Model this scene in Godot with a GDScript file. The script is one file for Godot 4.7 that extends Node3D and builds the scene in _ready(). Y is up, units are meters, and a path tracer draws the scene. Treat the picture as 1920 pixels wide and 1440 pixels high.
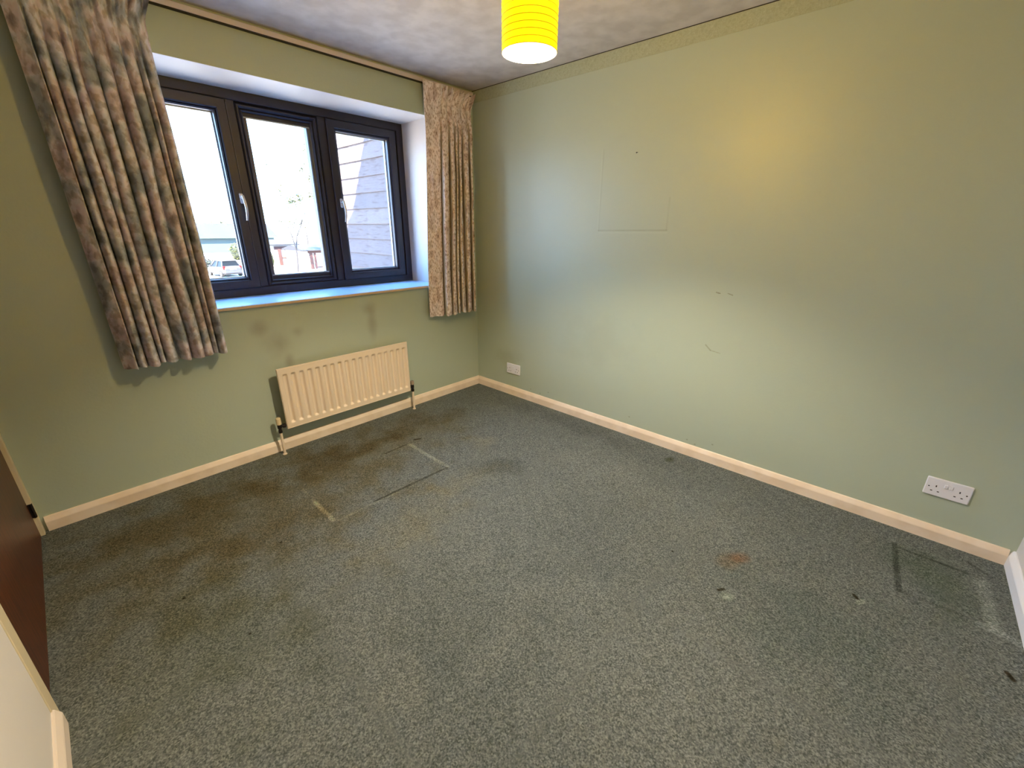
extends Node3D
# A small empty bedroom: window wall at z = 0, right wall at x = 0, wardrobe side at x = -W, y up, metres.
const W := 2.7635          # room width
const D := 3.288           # room depth
const H := 2.2725          # ceiling height
const OX0 := -2.14         # window opening
const OX1 := -0.395
const SILL := 0.925
const LINTEL := 2.05
const REC := -0.345        # inner face of the window frame
const GROUND := -4.0

# ------------------------------------------------------------------ mesh builder
class MB:
	var v := PackedVector3Array()
	var n := PackedVector3Array()
	var t := PackedVector2Array()
	var t2 := PackedVector2Array()
	var ix := PackedInt32Array()
	func vert(p: Vector3, nn: Vector3, uv := Vector2.ZERO, uv2 := Vector2.ZERO) -> int:
		v.append(p); n.append(nn); t.append(uv); t2.append(uv2)
		return v.size() - 1
	# polygon, counter-clockwise from outside unless «inside» is given, which it is turned away from
	func poly(pts: Array, inside = null) -> void:
		var nn := Vector3.ZERO
		for i in pts.size():
			var a: Vector3 = pts[i]
			var b: Vector3 = pts[(i + 1) % pts.size()]
			nn += a.cross(b)
		if nn.length() < 1e-12:
			return
		nn = nn.normalized()
		var ps := pts
		if inside != null:
			var c := Vector3.ZERO
			for p in pts:
				c += p
			c /= pts.size()
			if nn.dot(c - inside) < 0:
				ps = pts.duplicate(); ps.reverse(); nn = -nn
		var f := v.size()
		var e1: Vector3 = (ps[1] - ps[0]).normalized()
		var e2 := nn.cross(e1)
		for p in ps:
			vert(p, nn, Vector2(p.dot(e1), -p.dot(e2)))
		for i in range(1, ps.size() - 1):
			ix.append_array([f, f + i + 1, f + i])
	func box(c: Vector3, s: Vector3, bev := 0.0) -> void:
		var h := s * 0.5
		bev = minf(bev, minf(h.x, minf(h.y, h.z)) * 0.95)
		if bev <= 0.0:
			for ax in 3:
				for sg in [-1.0, 1.0]:
					var pts := []
					for q in [[-1, -1], [1, -1], [1, 1], [-1, 1]]:
						var p := Vector3.ZERO
						p[ax] = h[ax] * sg
						p[(ax + 1) % 3] = h[(ax + 1) % 3] * q[0]
						p[(ax + 2) % 3] = h[(ax + 2) % 3] * q[1]
						pts.append(c + p)
					poly(pts, c)
			return
		var cv := func(sx: int, sy: int, sz: int, ax: int) -> Vector3:
			var sg := Vector3(sx, sy, sz)
			var p := Vector3(sg.x * (h.x - bev), sg.y * (h.y - bev), sg.z * (h.z - bev))
			p[ax] = sg[ax] * h[ax]
			return c + p
		for ax in 3:
			for sg in [-1, 1]:
				var pts := []
				for q in [[-1, -1], [1, -1], [1, 1], [-1, 1]]:
					var s3 := [0, 0, 0]
					s3[ax] = sg; s3[(ax + 1) % 3] = q[0]; s3[(ax + 2) % 3] = q[1]
					pts.append(cv.call(s3[0], s3[1], s3[2], ax))
				poly(pts, c)
			var b1 := (ax + 1) % 3
			var b2 := (ax + 2) % 3
			for q in [[-1, -1], [1, -1], [1, 1], [-1, 1]]:
				var lo := [0, 0, 0]
				lo[ax] = -1; lo[b1] = q[0]; lo[b2] = q[1]
				var hi := lo.duplicate()
				hi[ax] = 1
				poly([cv.call(lo[0], lo[1], lo[2], b1), cv.call(hi[0], hi[1], hi[2], b1), cv.call(hi[0], hi[1], hi[2], b2), cv.call(lo[0], lo[1], lo[2], b2)], c)
		for sx in [-1, 1]:
			for sy in [-1, 1]:
				for sz in [-1, 1]:
					poly([cv.call(sx, sy, sz, 0), cv.call(sx, sy, sz, 1), cv.call(sx, sy, sz, 2)], c)
	func span(a: Vector3, b: Vector3, bev := 0.0) -> void:
		box((a + b) * 0.5, (b - a).abs(), bev)
	# rows of points; smooth normals; «flip» turns the surface over
	func grid(rows: Array, uvs = null, flip := false, wrap := false) -> void:
		var nr := rows.size()
		var nc: int = rows[0].size()
		var f := v.size()
		for r in nr:
			for c in nc:
				var c0 := c - 1
				var c1 := c + 1
				if wrap:
					c0 = (c - 1 + nc - 1) % (nc - 1)
					c1 = (c + 1) % (nc - 1)
				else:
					c0 = maxi(c0, 0); c1 = mini(c1, nc - 1)
				var du: Vector3 = rows[r][c1] - rows[r][c0]
				var dv: Vector3 = rows[mini(r + 1, nr - 1)][c] - rows[maxi(r - 1, 0)][c]
				var nn := dv.cross(du).normalized()
				vert(rows[r][c], -nn if flip else nn, uvs[r][c] if uvs != null else Vector2.ZERO)
		for r in nr - 1:
			for c in nc - 1:
				var a := f + r * nc + c
				var b := a + nc
				if flip:
					ix.append_array([a, b, b + 1, a, b + 1, a + 1])
				else:
					ix.append_array([a, b + 1, b, a, a + 1, b + 1])
	# profile of (radius, height) turned round y; listed from bottom to top for an outward surface
	func lathe(prof: Array, at: Vector3, seg := 24, turn := Basis(), sharp := true) -> void:
		var step := prof.size() - 1
		for k in (step if sharp else 1):
			var part: Array = [prof[k], prof[k + 1]] if sharp else prof
			var rows := []
			for p in part:
				var row := PackedVector3Array()
				for s in seg + 1:
					var a := TAU * s / seg
					row.append(at + turn * Vector3(cos(a) * maxf(p.x, 1e-5), p.y, sin(a) * maxf(p.x, 1e-5)))
				rows.append(row)
			grid(rows, null, false, true)
	func tube(pts: Array, rad, seg := 10, cap := true) -> void:
		var rows := []
		var up := Vector3(0.123, 0.987, 0.31).normalized()
		for i in pts.size():
			var d: Vector3 = (pts[mini(i + 1, pts.size() - 1)] - pts[maxi(i - 1, 0)]).normalized()
			if absf(d.dot(up)) > 0.97:
				up = Vector3(0.95, 0.05, 0.3).normalized()
			var x := d.cross(up).normalized()
			var y := x.cross(d).normalized()
			up = y
			var r: float = rad[i] if rad is Array else rad
			var row := PackedVector3Array()
			for s in seg + 1:
				var a := TAU * s / seg
				row.append(pts[i] + x * cos(a) * r + y * sin(a) * r)
			rows.append(row)
		grid(rows, null, true, true)
		if cap:
			var a0 := []
			var a1 := []
			for s in seg:
				a0.append(rows[0][s]); a1.append(rows[-1][s])
			poly(a0, pts[1]); poly(a1, pts[-2])
	# outline in the plane of ex/ey, pushed along ez by depth; outline may be concave
	func prism(out: PackedVector2Array, o: Vector3, ex: Vector3, ey: Vector3, ez: Vector3, depth: float) -> void:
		var tri := Geometry2D.triangulate_polygon(out)
		var mid := o + ez * depth * 0.5
		var m3 := func(q: Vector2, k: float) -> Vector3: return o + ex * q.x + ey * q.y + ez * k
		for i in range(0, tri.size(), 3):
			var a := out[tri[i]]
			var b := out[tri[i + 1]]
			var c := out[tri[i + 2]]
			var pc := (a + b + c) / 3.0
			poly([m3.call(a, 0.0), m3.call(b, 0.0), m3.call(c, 0.0)], m3.call(pc, depth * 0.5))
			poly([m3.call(a, depth), m3.call(b, depth), m3.call(c, depth)], m3.call(pc, depth * 0.5))
		var cw := Geometry2D.is_polygon_clockwise(out)
		var hand := ex.cross(ey).dot(ez) > 0
		for i in out.size():
			var a := out[i]
			var b := out[(i + 1) % out.size()]
			var q := [m3.call(a, 0.0), m3.call(b, 0.0), m3.call(b, depth), m3.call(a, depth)]
			if cw == hand:
				q.reverse()
			poly(q)
	func mesh() -> ArrayMesh:
		var arr := []
		arr.resize(Mesh.ARRAY_MAX)
		arr[Mesh.ARRAY_VERTEX] = v
		arr[Mesh.ARRAY_NORMAL] = n
		arr[Mesh.ARRAY_TEX_UV] = t
		arr[Mesh.ARRAY_TEX_UV2] = t2
		arr[Mesh.ARRAY_INDEX] = ix
		var m := ArrayMesh.new()
		m.add_surface_from_arrays(Mesh.PRIMITIVE_TRIANGLES, arr)
		return m

# ------------------------------------------------------------------ naming helpers
func part(called: String, b: MB, mat: Material, parent: Node) -> MeshInstance3D:
	var o := MeshInstance3D.new()
	o.name = called
	o.mesh = b.mesh()
	o.material_override = mat
	parent.add_child(o, true)
	return o

func numbered(called: String) -> String:
	if not has_node(NodePath(called)):
		return called
	var k := 1
	while has_node(NodePath("%s_%03d" % [called, k])):
		k += 1
	return "%s_%03d" % [called, k]

func tag(o: Node, label: String, category := "", group := "") -> Node:
	o.set_meta("label", label)
	if category:
		o.set_meta("category", category)
	if group:
		o.set_meta("group", group)
	return o

func thing(called: String, label: String, category: String, at := Vector3.ZERO, turn := 0.0, group := "") -> Node3D:
	var o := Node3D.new()
	o.name = numbered(called)
	add_child(o)
	o.position = at
	o.rotation.y = turn
	tag(o, label, category, group)
	return o

func struct(called: String, b: MB, mat: Material, label: String, category: String, at := Vector3.ZERO) -> Node3D:
	var o: Node3D
	if b:
		o = part(called, b, mat, self)
	else:
		o = Node3D.new()
		o.name = called
		add_child(o)
	o.position = at
	o.set_meta("kind", "structure")
	tag(o, label, category)
	return o

# ------------------------------------------------------------------ materials
func noise(freq: float, sd: int, oct := 4, kind := FastNoiseLite.TYPE_SIMPLEX_SMOOTH) -> FastNoiseLite:
	var f := FastNoiseLite.new()
	f.noise_type = kind
	f.frequency = freq
	f.seed = sd
	f.fractal_octaves = oct
	return f

func ramp(stops: Array) -> Gradient:
	var g := Gradient.new()
	var off := PackedFloat32Array()
	var col := PackedColorArray()
	for s in stops:
		off.append(s[0]); col.append(s[1])
	g.offsets = off
	g.colors = col
	return g

func noise_tex(f: FastNoiseLite, size: int, stops = null, normal := false, bump := 4.0) -> NoiseTexture2D:
	var x := NoiseTexture2D.new()
	x.width = size
	x.height = size
	x.seamless = true
	x.noise = f
	if stops != null:
		x.color_ramp = ramp(stops)
	if normal:
		x.as_normal_map = true
		x.bump_strength = bump
	return x

func mat(c: Color, rough := 0.6, metal := 0.0, spec := 0.5) -> StandardMaterial3D:
	var m := StandardMaterial3D.new()
	m.albedo_color = c
	m.roughness = rough
	m.metallic = metal
	m.metallic_specular = spec
	return m

func triplanar(m: StandardMaterial3D, scale: Vector3, world := true) -> void:
	m.uv1_triplanar = true
	m.uv1_world_triplanar = world
	m.uv1_scale = scale

func c8(r: int, g: int, b: int) -> Color:
	return Color(r / 255.0, g / 255.0, b / 255.0)

# a picture of wear and painted light that multiplies a surface's colour: starts white, blots and lines darken or tint it
class WearAndLight:
	var w: int
	var h: int
	var px := PackedColorArray()
	var f := FastNoiseLite.new()
	func _init(ww: int, hh: int, sd: int) -> void:
		w = ww; h = hh
		px.resize(w * h)
		px.fill(Color.WHITE)
		f.seed = sd
		f.frequency = 0.012
		f.fractal_octaves = 5
	func blot(cx: float, cy: float, rx: float, ry: float, tint: Color, ang := 0.0, ragged := 0.6) -> void:
		var R := maxf(rx, ry) * 1.5
		var ca := cos(ang)
		var sa := sin(ang)
		for y in range(maxi(0, int((cy - R) * h)), mini(h, int((cy + R) * h) + 1)):
			for x in range(maxi(0, int((cx - R) * w)), mini(w, int((cx + R) * w) + 1)):
				var dx := float(x) / w - cx
				var dy := float(y) / h - cy
				var a := (dx * ca + dy * sa) / rx
				var b := (-dx * sa + dy * ca) / ry
				var d := sqrt(a * a + b * b) + f.get_noise_2d(x, y) * ragged
				var k := 1.0 - smoothstep(0.0, 1.25, d)
				if k > 0.0:
					px[y * w + x] *= Color.WHITE.lerp(tint, k)
	func line(a: Vector2, b: Vector2, wid: float, tint: Color, broken := 0.0) -> void:
		var s := Vector2(w, h)
		var pa := a * s
		var pb := b * s
		var r := wid * w
		var lo := Vector2(minf(pa.x, pb.x), minf(pa.y, pb.y)) - Vector2(r + 2, r + 2)
		var hi := Vector2(maxf(pa.x, pb.x), maxf(pa.y, pb.y)) + Vector2(r + 2, r + 2)
		for y in range(maxi(0, int(lo.y)), mini(h, int(hi.y) + 1)):
			for x in range(maxi(0, int(lo.x)), mini(w, int(hi.x) + 1)):
				var q := Geometry2D.get_closest_point_to_segment(Vector2(x, y), pa, pb)
				var k := 1.0 - smoothstep(0.3 * r, r, q.distance_to(Vector2(x, y)))
				k *= clampf(1.0 - broken * (0.5 + 1.6 * f.get_noise_2d(x * 2.3, y * 2.3)), 0.0, 1.0)
				if k > 0.0:
					px[y * w + x] *= Color.WHITE.lerp(tint, k)
	func tex() -> ImageTexture:
		var im := Image.create(w, h, false, Image.FORMAT_RGB8)
		for y in h:
			for x in w:
				var c := px[y * w + x] * 0.8   # 0.8 stands for «unchanged», so that marks can be lighter too
				im.set_pixel(x, y, Color(minf(c.r, 1.0), minf(c.g, 1.0), minf(c.b, 1.0)))
		return ImageTexture.create_from_image(im)

func wear_and_light_on(m: StandardMaterial3D, wear: WearAndLight) -> void:
	m.detail_enabled = true
	m.detail_albedo = wear.tex()
	m.detail_blend_mode = BaseMaterial3D.BLEND_MODE_MUL
	m.detail_uv_layer = BaseMaterial3D.DETAIL_UV_2
	m.albedo_color = Color(minf(m.albedo_color.r / 0.8, 1), minf(m.albedo_color.g / 0.8, 1), minf(m.albedo_color.b / 0.8, 1))

var M := {}

func make_materials() -> void:
	var plaster_relief := noise_tex(noise(0.05, 11, 4), 512)
	for k in [["wall_green", GREEN, 0.42], ["wall_white", c8(222, 217, 212), 0.6], ["recess", c8(214, 209, 206), 0.6]]:
		var m := mat(k[1], k[2], 0.0, 0.6)
		m.heightmap_enabled = true
		m.heightmap_texture = plaster_relief
		m.heightmap_scale = 0.025
		triplanar(m, Vector3.ONE * 2.2)
		M[k[0]] = m
	M.window_wall = M.wall_green.duplicate()
	M.right_wall = M.wall_green.duplicate()
	var cl := mat(c8(214, 210, 210), 0.85, 0.0, 0.3)
	cl.albedo_texture = noise_tex(noise(0.012, 5, 5), 512, [[0.2, c8(236, 234, 232)], [0.5, c8(246, 245, 243)], [0.8, c8(255, 254, 252)]])
	cl.heightmap_enabled = true
	cl.heightmap_texture = noise_tex(noise(0.06, 6, 4), 512)
	cl.heightmap_scale = 0.004
	triplanar(cl, Vector3.ONE * 1.1)
	M.ceiling = cl
	var cp := mat(CARPET, 0.97, 0.0, 0.15)
	cp.albedo_texture = noise_tex(noise(0.23, 21, 3, FastNoiseLite.TYPE_VALUE), 1024, [[0.15, c8(112, 116, 111)], [0.4, c8(157, 160, 154)], [0.58, c8(181, 182, 176)], [0.85, c8(230, 228, 220)]])
	cp.heightmap_enabled = true
	cp.heightmap_texture = noise_tex(noise(0.23, 21, 3, FastNoiseLite.TYPE_VALUE), 1024)
	cp.heightmap_scale = 0.06
	triplanar(cp, Vector3.ONE * 1.15)
	M.carpet = cp
	var gl := mat(c8(236, 218, 196), 0.42)
	gl.albedo_texture = noise_tex(noise(0.02, 31, 4), 256, [[0.3, c8(246, 243, 238)], [0.6, c8(255, 255, 255)]])
	triplanar(gl, Vector3(3, 3, 3))
	gl.uv1_scale = Vector3(1.2, 1.2, 1.2)
	M.skirting = gl
	M.skirting_white = mat(c8(240, 240, 244), 0.4)
	M.skirting_near = mat(c8(228, 214, 200), 0.45)
	M.jamb = mat(c8(214, 200, 168), 0.45)
	M.enamel = mat(c8(226, 208, 184), 0.35)
	M.enamel_dark = mat(c8(150, 132, 112), 0.6)
	M.upvc = mat(c8(29, 27, 41), 0.42)
	M.upvc.heightmap_enabled = true
	M.upvc.heightmap_texture = noise_tex(noise(0.03, 41, 3), 256)
	M.upvc.heightmap_scale = 0.03
	triplanar(M.upvc, Vector3(4, 4, 4))
	M.upvc_lit_edge = mat(c8(60, 58, 78), 0.35)
	M.spacer = mat(c8(150, 160, 168), 0.4, 0.3)
	M.chrome = mat(c8(225, 225, 228), 0.22, 0.9)
	M.satin = mat(c8(200, 200, 206), 0.28, 0.5)
	M.brass_dark = mat(c8(60, 56, 54), 0.3, 0.8)
	M.plastic_white = mat(c8(226, 226, 232), 0.35)
	M.plastic_cream = mat(c8(214, 196, 158), 0.4)
	M.black = mat(c8(10, 10, 10), 0.5)
	M.sill = mat(c8(160, 198, 244), 0.35)  # board taken as white; the blue daylight cast is put into its colour
	M.sill_edge = mat(c8(206, 180, 150), 0.5)  # cream front edge, warmer in tone than the top
	var glass := mat(Color(1, 1, 1, 0.04), 0.02)
	glass.transparency = BaseMaterial3D.TRANSPARENCY_ALPHA
	M.glass = glass
	M.track = mat(c8(212, 202, 196), 0.45)
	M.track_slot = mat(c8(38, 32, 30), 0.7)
	# cupboard door: reddish brown veneer with upright grain
	var wd := mat(c8(92, 46, 20), 0.42)
	wd.albedo_texture = noise_tex(noise(0.02, 51, 5), 512, [[0.2, c8(160, 140, 120)], [0.5, c8(225, 215, 205)], [0.8, c8(255, 255, 255)]])
	triplanar(wd, Vector3(7, 0.6, 7))
	M.veneer = wd
	# curtain cloth: grey green ground, pink brown bloom, sketchy dark marks
	for k in 2:
		var f := noise(0.006, 61 + k, 5)
		f.domain_warp_enabled = true
		f.domain_warp_amplitude = 26.0
		f.domain_warp_frequency = 0.012
		var cu := mat(CURTAIN[k], 0.95, 0.0, 0.2)
		cu.albedo_texture = noise_tex(f, 512, [[0.15, c8(158, 168, 174)], [0.34, c8(198, 202, 204)], [0.5, c8(236, 233, 232)], [0.66, c8(230, 216, 216)], [0.9, c8(178, 172, 172)]] if k == 0 else [[0.15, c8(204, 196, 188)], [0.34, c8(226, 220, 214)], [0.5, c8(242, 237, 231)], [0.66, c8(234, 224, 216)], [0.9, c8(196, 182, 172)]])
		cu.uv1_scale = Vector3(1.5, 1.5, 1)
		var g := noise([0.022, 0.05][k], 71 + k, 5)
		g.domain_warp_enabled = true
		g.domain_warp_amplitude = 22.0
		g.domain_warp_frequency = 0.05
		cu.detail_enabled = true
		cu.detail_albedo = noise_tex(g, 512, [[0.0, Color.WHITE], [0.5, Color.WHITE], [0.6, [c8(232, 227, 221), c8(238, 232, 225)][k]], [0.8, [c8(212, 206, 200), c8(190, 178, 168)][k]]])
		cu.detail_blend_mode = BaseMaterial3D.BLEND_MODE_MUL
		cu.detail_uv_layer = BaseMaterial3D.DETAIL_UV_1
		cu.heightmap_enabled = true
		cu.heightmap_texture = noise_tex(noise(0.08, 81, 3), 256)
		cu.heightmap_scale = 0.08
		cu.backlight_enabled = true
		cu.backlight = Color(0.12, 0.12, 0.12)
		M["curtain%d" % k] = cu
	M.lining = mat(c8(196, 190, 172), 0.95, 0.0, 0.2)
	# lamp: shades, linings and bulb all glow, so that none of them stands in the way of the lamp's own light
	M.shade = mat(c8(250, 220, 20), 0.6)
	M.shade.emission_enabled = true
	M.shade.emission = c8(255, 236, 0)
	M.shade.emission_energy_multiplier = 1.15
	M.shade_ring = mat(c8(190, 160, 10), 0.6)
	M.shade_ring.emission_enabled = true
	M.shade_ring.emission = c8(190, 164, 0)
	M.shade_ring.emission_energy_multiplier = 0.6
	M.shade_lining = mat(c8(250, 246, 230), 0.7)
	M.shade_lining.emission_enabled = true
	M.shade_lining.emission = c8(255, 246, 226)
	M.shade_lining.emission_energy_multiplier = 1.5
	M.bulb = mat(c8(255, 250, 240), 0.4)
	M.bulb.emission_enabled = true
	M.bulb.emission = c8(255, 248, 232)
	M.bulb.emission_energy_multiplier = 3.0
	# wallpaper border: faint moulded flowers
	var wb := mat(GREEN.lerp(c8(206, 190, 150), 0.15), 0.7, 0.0, 0.3)
	var fb := noise(0.03, 91, 3)
	fb.domain_warp_enabled = true
	fb.domain_warp_amplitude = 20.0
	wb.albedo_texture = noise_tex(fb, 512, [[0.3, c8(236, 234, 226)], [0.5, c8(253, 252, 248)], [0.62, c8(238, 236, 228)], [0.8, c8(255, 255, 252)]])
	wb.heightmap_enabled = true
	wb.heightmap_texture = noise_tex(fb, 512)
	wb.heightmap_scale = 0.06
	triplanar(wb, Vector3.ONE * 3.0)
	M.border = wb

# ------------------------------------------------------------------ tunable look
const GREEN := Color(0.68, 0.725, 0.65)
const CARPET := Color(0.568, 0.592, 0.60)
const CURTAIN := [Color(0.94, 0.95, 1.0), Color(1.0, 0.98, 1.0)]

func _ready() -> void:
	# --- camera
	var cam := Camera3D.new()
	cam.name = "camera"
	add_child(cam)
	cam.position = Vector3(-2.4755, 1.3342, 2.679)
	cam.basis = Basis(Vector3.UP, -0.8297) * Basis(Vector3.RIGHT, -0.3549) * Basis(Vector3.BACK, 0.0056)
	cam.fov = rad_to_deg(2.0 * atan(720.0 / 788.57))
	cam.near = 0.02
	cam.far = 600.0
	cam.current = true
	# --- sky and exposure
	var e := Environment.new()
	var sky := Sky.new()
	var sm := ProceduralSkyMaterial.new()
	sm.sky_top_color = Color(0.51, 0.70, 0.945)
	sm.sky_horizon_color = Color(0.66, 0.82, 0.955)
	sm.sky_curve = 0.2
	sm.ground_horizon_color = Color(0.6, 0.6, 0.6)
	sm.ground_bottom_color = Color(0.5, 0.5, 0.5)
	sm.use_debanding = false
	e.background_mode = Environment.BG_SKY
	e.sky = sky
	sky.sky_material = sm
	e.background_energy_multiplier = 21.0
	e.tonemap_mode = Environment.TONE_MAPPER_LINEAR
	e.tonemap_exposure = 1.06
	e.sdfgi_enabled = true
	e.ssao_enabled = true
	e.ssil_enabled = true
	var we := WorldEnvironment.new()
	we.name = "environment"
	we.environment = e
	add_child(we)
	# --- sun: from behind the house and to the left, shaded from this room by the roof
	var sun := DirectionalLight3D.new()
	sun.name = "sun"
	add_child(sun)
	sun.look_at_from_position(Vector3.ZERO, Vector3(0.6, -0.86, -0.507), Vector3.UP)
	sun.light_color = Color(1.0, 0.95, 0.86)
	sun.light_energy = 30.0
	sun.light_angular_distance = 0.6
	sun.shadow_enabled = true
	sun.sky_mode = DirectionalLight3D.SKY_MODE_LIGHT_ONLY
	make_materials()
	room()
	window()
	cupboard()
	curtain_track()
	curtains()
	radiator()
	sockets()
	lamp()
	small_things()
	outside()

# ------------------------------------------------------------------ room shell
func face_uv2(b: MB, a: Vector3, u: Vector3, w: Vector3, nn: Vector3) -> void:
	# a rectangle from corner a along u and w, uv2 running 0..1
	var f := b.v.size()
	for q in [[0, 0], [1, 0], [1, 1], [0, 1]]:
		b.vert(a + u * q[0] + w * q[1], nn, Vector2.ZERO, Vector2(q[0], q[1]))
	if u.cross(w).dot(nn) > 0:
		b.ix.append_array([f, f + 2, f + 1, f, f + 3, f + 2])
	else:
		b.ix.append_array([f, f + 1, f + 2, f, f + 2, f + 3])

func skirting(length: float) -> MB:
	# runs along +x from the origin, wall behind at z = 0, chamfered top
	var b := MB.new()
	b.prism(PackedVector2Array([Vector2(0, 0), Vector2(0.017, 0), Vector2(0.017, 0.046), Vector2(0.0155, 0.051), Vector2(0.007, 0.069), Vector2(0.004, 0.072), Vector2(0, 0.072)]), Vector3.ZERO, Vector3.BACK, Vector3.UP, Vector3.RIGHT, length)
	return b

func room() -> void:
	# carpeted floor
	var b := MB.new()
	face_uv2(b, Vector3(-W - 0.05, 0, -0.05), Vector3(W + 0.1, 0, 0), Vector3(0, 0, D + 0.1), Vector3.UP)
	b.span(Vector3(-W - 0.4, -0.25, -0.4), Vector3(0.3, -0.002, D + 0.3))
	var wr := WearAndLight.new(900, 1070, 3)
	var fx := func(x: float) -> float: return (x + W + 0.05) / (W + 0.1)
	var fz := func(z: float) -> float: return (z + 0.05) / (D + 0.1)
	var p := func(x: float, z: float) -> Vector2: return Vector2(fx.call(x), fz.call(z))
	# traffic lanes and dirt, plus brown blots for warm lamp light painted in
	for q in [
		[-2.1, 0.55, 0.75, 0.42, c8(242, 230, 206), 0.1], [-1.3, 0.40, 0.6, 0.3, c8(248, 241, 226), 0.0],  # wide brown tints: lamp warmth painted along the window wall
		[-1.55, 0.33, 0.34, 0.09, c8(218, 207, 188), -0.05], [-0.85, 0.30, 0.30, 0.08, c8(224, 214, 198), 0.1], [-2.3, 0.35, 0.4, 0.12, c8(234, 223, 202), 0.0],
		[-2.2, 0.75, 0.3, 0.10, c8(236, 225, 204), 0.3], [-0.9, 1.15, 0.16, 0.07, c8(222, 223, 222), 0.4], [-0.72, 0.86, 0.14, 0.06, c8(275, 268, 258), 0.2],
		[-1.15, 1.12, 0.2, 0.07, c8(270, 264, 252), 0.2], [-1.6, 1.2, 0.3, 0.12, c8(268, 262, 250), 0.0], [-0.5, 1.6, 0.16, 0.2, c8(272, 270, 268), 0.0],
		[-0.55, 2.2, 0.2, 0.2, c8(266, 266, 266), 0.0], [-0.32, 3.05, 0.16, 0.12, c8(226, 234, 222), 0.0], [-1.8, 1.7, 0.3, 0.2, c8(238, 240, 240), 0.4],
		[-2.35, 1.2, 0.22, 0.25, c8(232, 234, 222), 0.0], [-1.1, 1.9, 0.35, 0.25, c8(240, 242, 244), 0.2], [-2.0, 2.1, 0.3, 0.25, c8(240, 243, 246), 0.0],
		[-0.9, 2.75, 0.25, 0.2, c8(232, 238, 236), 0.0], [-1.4, 2.5, 0.35, 0.2, c8(264, 264, 264), 0.0], [-0.15, 1.2, 0.09, 0.5, c8(232, 232, 232), 0.0],
	]:
		wr.blot(fx.call(q[0]), fz.call(q[1]), q[2] / W * 1.25, q[3] / D * 1.6, q[4], q[5], 0.8)
	wr.blot(fx.call(-0.735), fz.call(2.436), 0.014, 0.010, c8(268, 226, 204), 0.5, 0.8)
	wr.blot(fx.call(-0.79), fz.call(2.40), 0.02, 0.012, c8(264, 240, 220), 0.2, 0.8)
	# pale and dark edges of the square cut out of the carpet beside the radiator
	var pale := c8(345, 335, 320)
	var dark := c8(180, 178, 172)
	wr.line(p.call(-1.122, 0.53), p.call(-1.129, 0.925), 0.0065, pale, 0.5)
	wr.line(p.call(-1.816, 0.70), p.call(-1.818, 0.905), 0.006, pale, 0.6)
	wr.line(p.call(-1.81, 0.52), p.call(-1.816, 0.72), 0.003, c8(290, 285, 275), 0.8)
	wr.line(p.call(-1.135, 0.932), p.call(-1.60, 0.915), 0.004, dark, 0.3)
	wr.line(p.call(-1.45, 0.932), p.call(-1.80, 0.922), 0.004, c8(300, 296, 286), 0.6)
	wr.line(p.call(-1.30, 0.52), p.call(-1.125, 0.515), 0.003, c8(180, 172, 160), 0.7)
	wr.line(p.call(-1.06, 0.50), p.call(-1.03, 0.515), 0.005, c8(150, 140, 120), 0.2)
	# pressed outline of a box that stood at the right wall
	wr.line(p.call(-0.165, 2.92), p.call(-0.50, 2.945), 0.005, c8(180, 182, 180), 0.3)
	wr.line(p.call(-0.185, 2.935), p.call(-0.19, 3.19), 0.004, c8(186, 188, 186), 0.4)
	wr.line(p.call(-0.50, 2.95), p.call(-0.49, 3.16), 0.004, c8(222, 222, 220), 0.6)
	wr.line(p.call(-0.20, 3.19), p.call(-0.49, 3.205), 0.012, c8(312, 312, 312), 0.4)
	wr.line(p.call(-0.14, 2.90), p.call(-0.14, 3.15), 0.005, c8(276, 276, 276), 0.5)
	wr.line(p.call(-0.155, 3.225), p.call(-0.10, 3.16), 0.004, c8(206, 206, 206), 0.4)
	wr.line(p.call(-0.50, 3.17), p.call(-0.515, 3.255), 0.010, c8(316, 316, 320), 0.3)
	# dents of furniture feet
	wr.blot(fx.call(-0.995), fz.call(2.455), 0.012, 0.008, c8(320, 325, 310), 0.4, 0.4)
	wr.line(p.call(-0.965, 2.435), p.call(-0.985, 2.42), 0.003, c8(150, 140, 120))
	wr.line(p.call(-0.648, 2.818), p.call(-0.66, 2.828), 0.0035, c8(130, 120, 100))
	wr.line(p.call(-0.66, 2.845), p.call(-0.685, 2.835), 0.005, c8(320, 318, 305))
	wr.line(p.call(-0.697, 3.217), p.call(-0.718, 3.227), 0.004, c8(135, 120, 100))
	wr.blot(fx.call(-0.14), fz.call(1.86), 0.014, 0.008, c8(205, 205, 180), 0.0, 0.3)
	for q in [[-2.42, 0.93], [-2.05, 0.88], [-0.9, 2.2], [-2.30, 1.28]]:
		wr.blot(fx.call(q[0]), fz.call(q[1]), 0.0022, 0.0018, c8(90, 80, 66), 0.0, 0.1)
	wear_and_light_on(M.carpet, wr)
	struct("floor", b, M.carpet, "worn grey green twist pile carpet covering the whole floor", "floor")
	# ceiling
	b = MB.new()
	b.span(Vector3(-W - 0.4, H, -0.4), Vector3(0.3, H + 0.25, D + 0.3))
	struct("ceiling", b, M.ceiling, "off-white plaster ceiling with a mottled finish", "ceiling")
	# window wall with its deep recess
	b = MB.new()
	face_uv2(b, Vector3(-W, H, 0.0005), Vector3(OX0 + W, 0, 0), Vector3(0, -H, 0), Vector3.BACK)
	face_uv2(b, Vector3(OX1, H, 0.0005), Vector3(-OX1, 0, 0), Vector3(0, -H, 0), Vector3.BACK)
	var sc := func(f0: int, u0: float, u1: float, v0: float, v1: float) -> void:
		for i in 4:
			b.t2[f0 + i] = Vector2(lerpf(u0, u1, b.t2[f0 + i].x), lerpf(v0, v1, b.t2[f0 + i].y))
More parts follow.
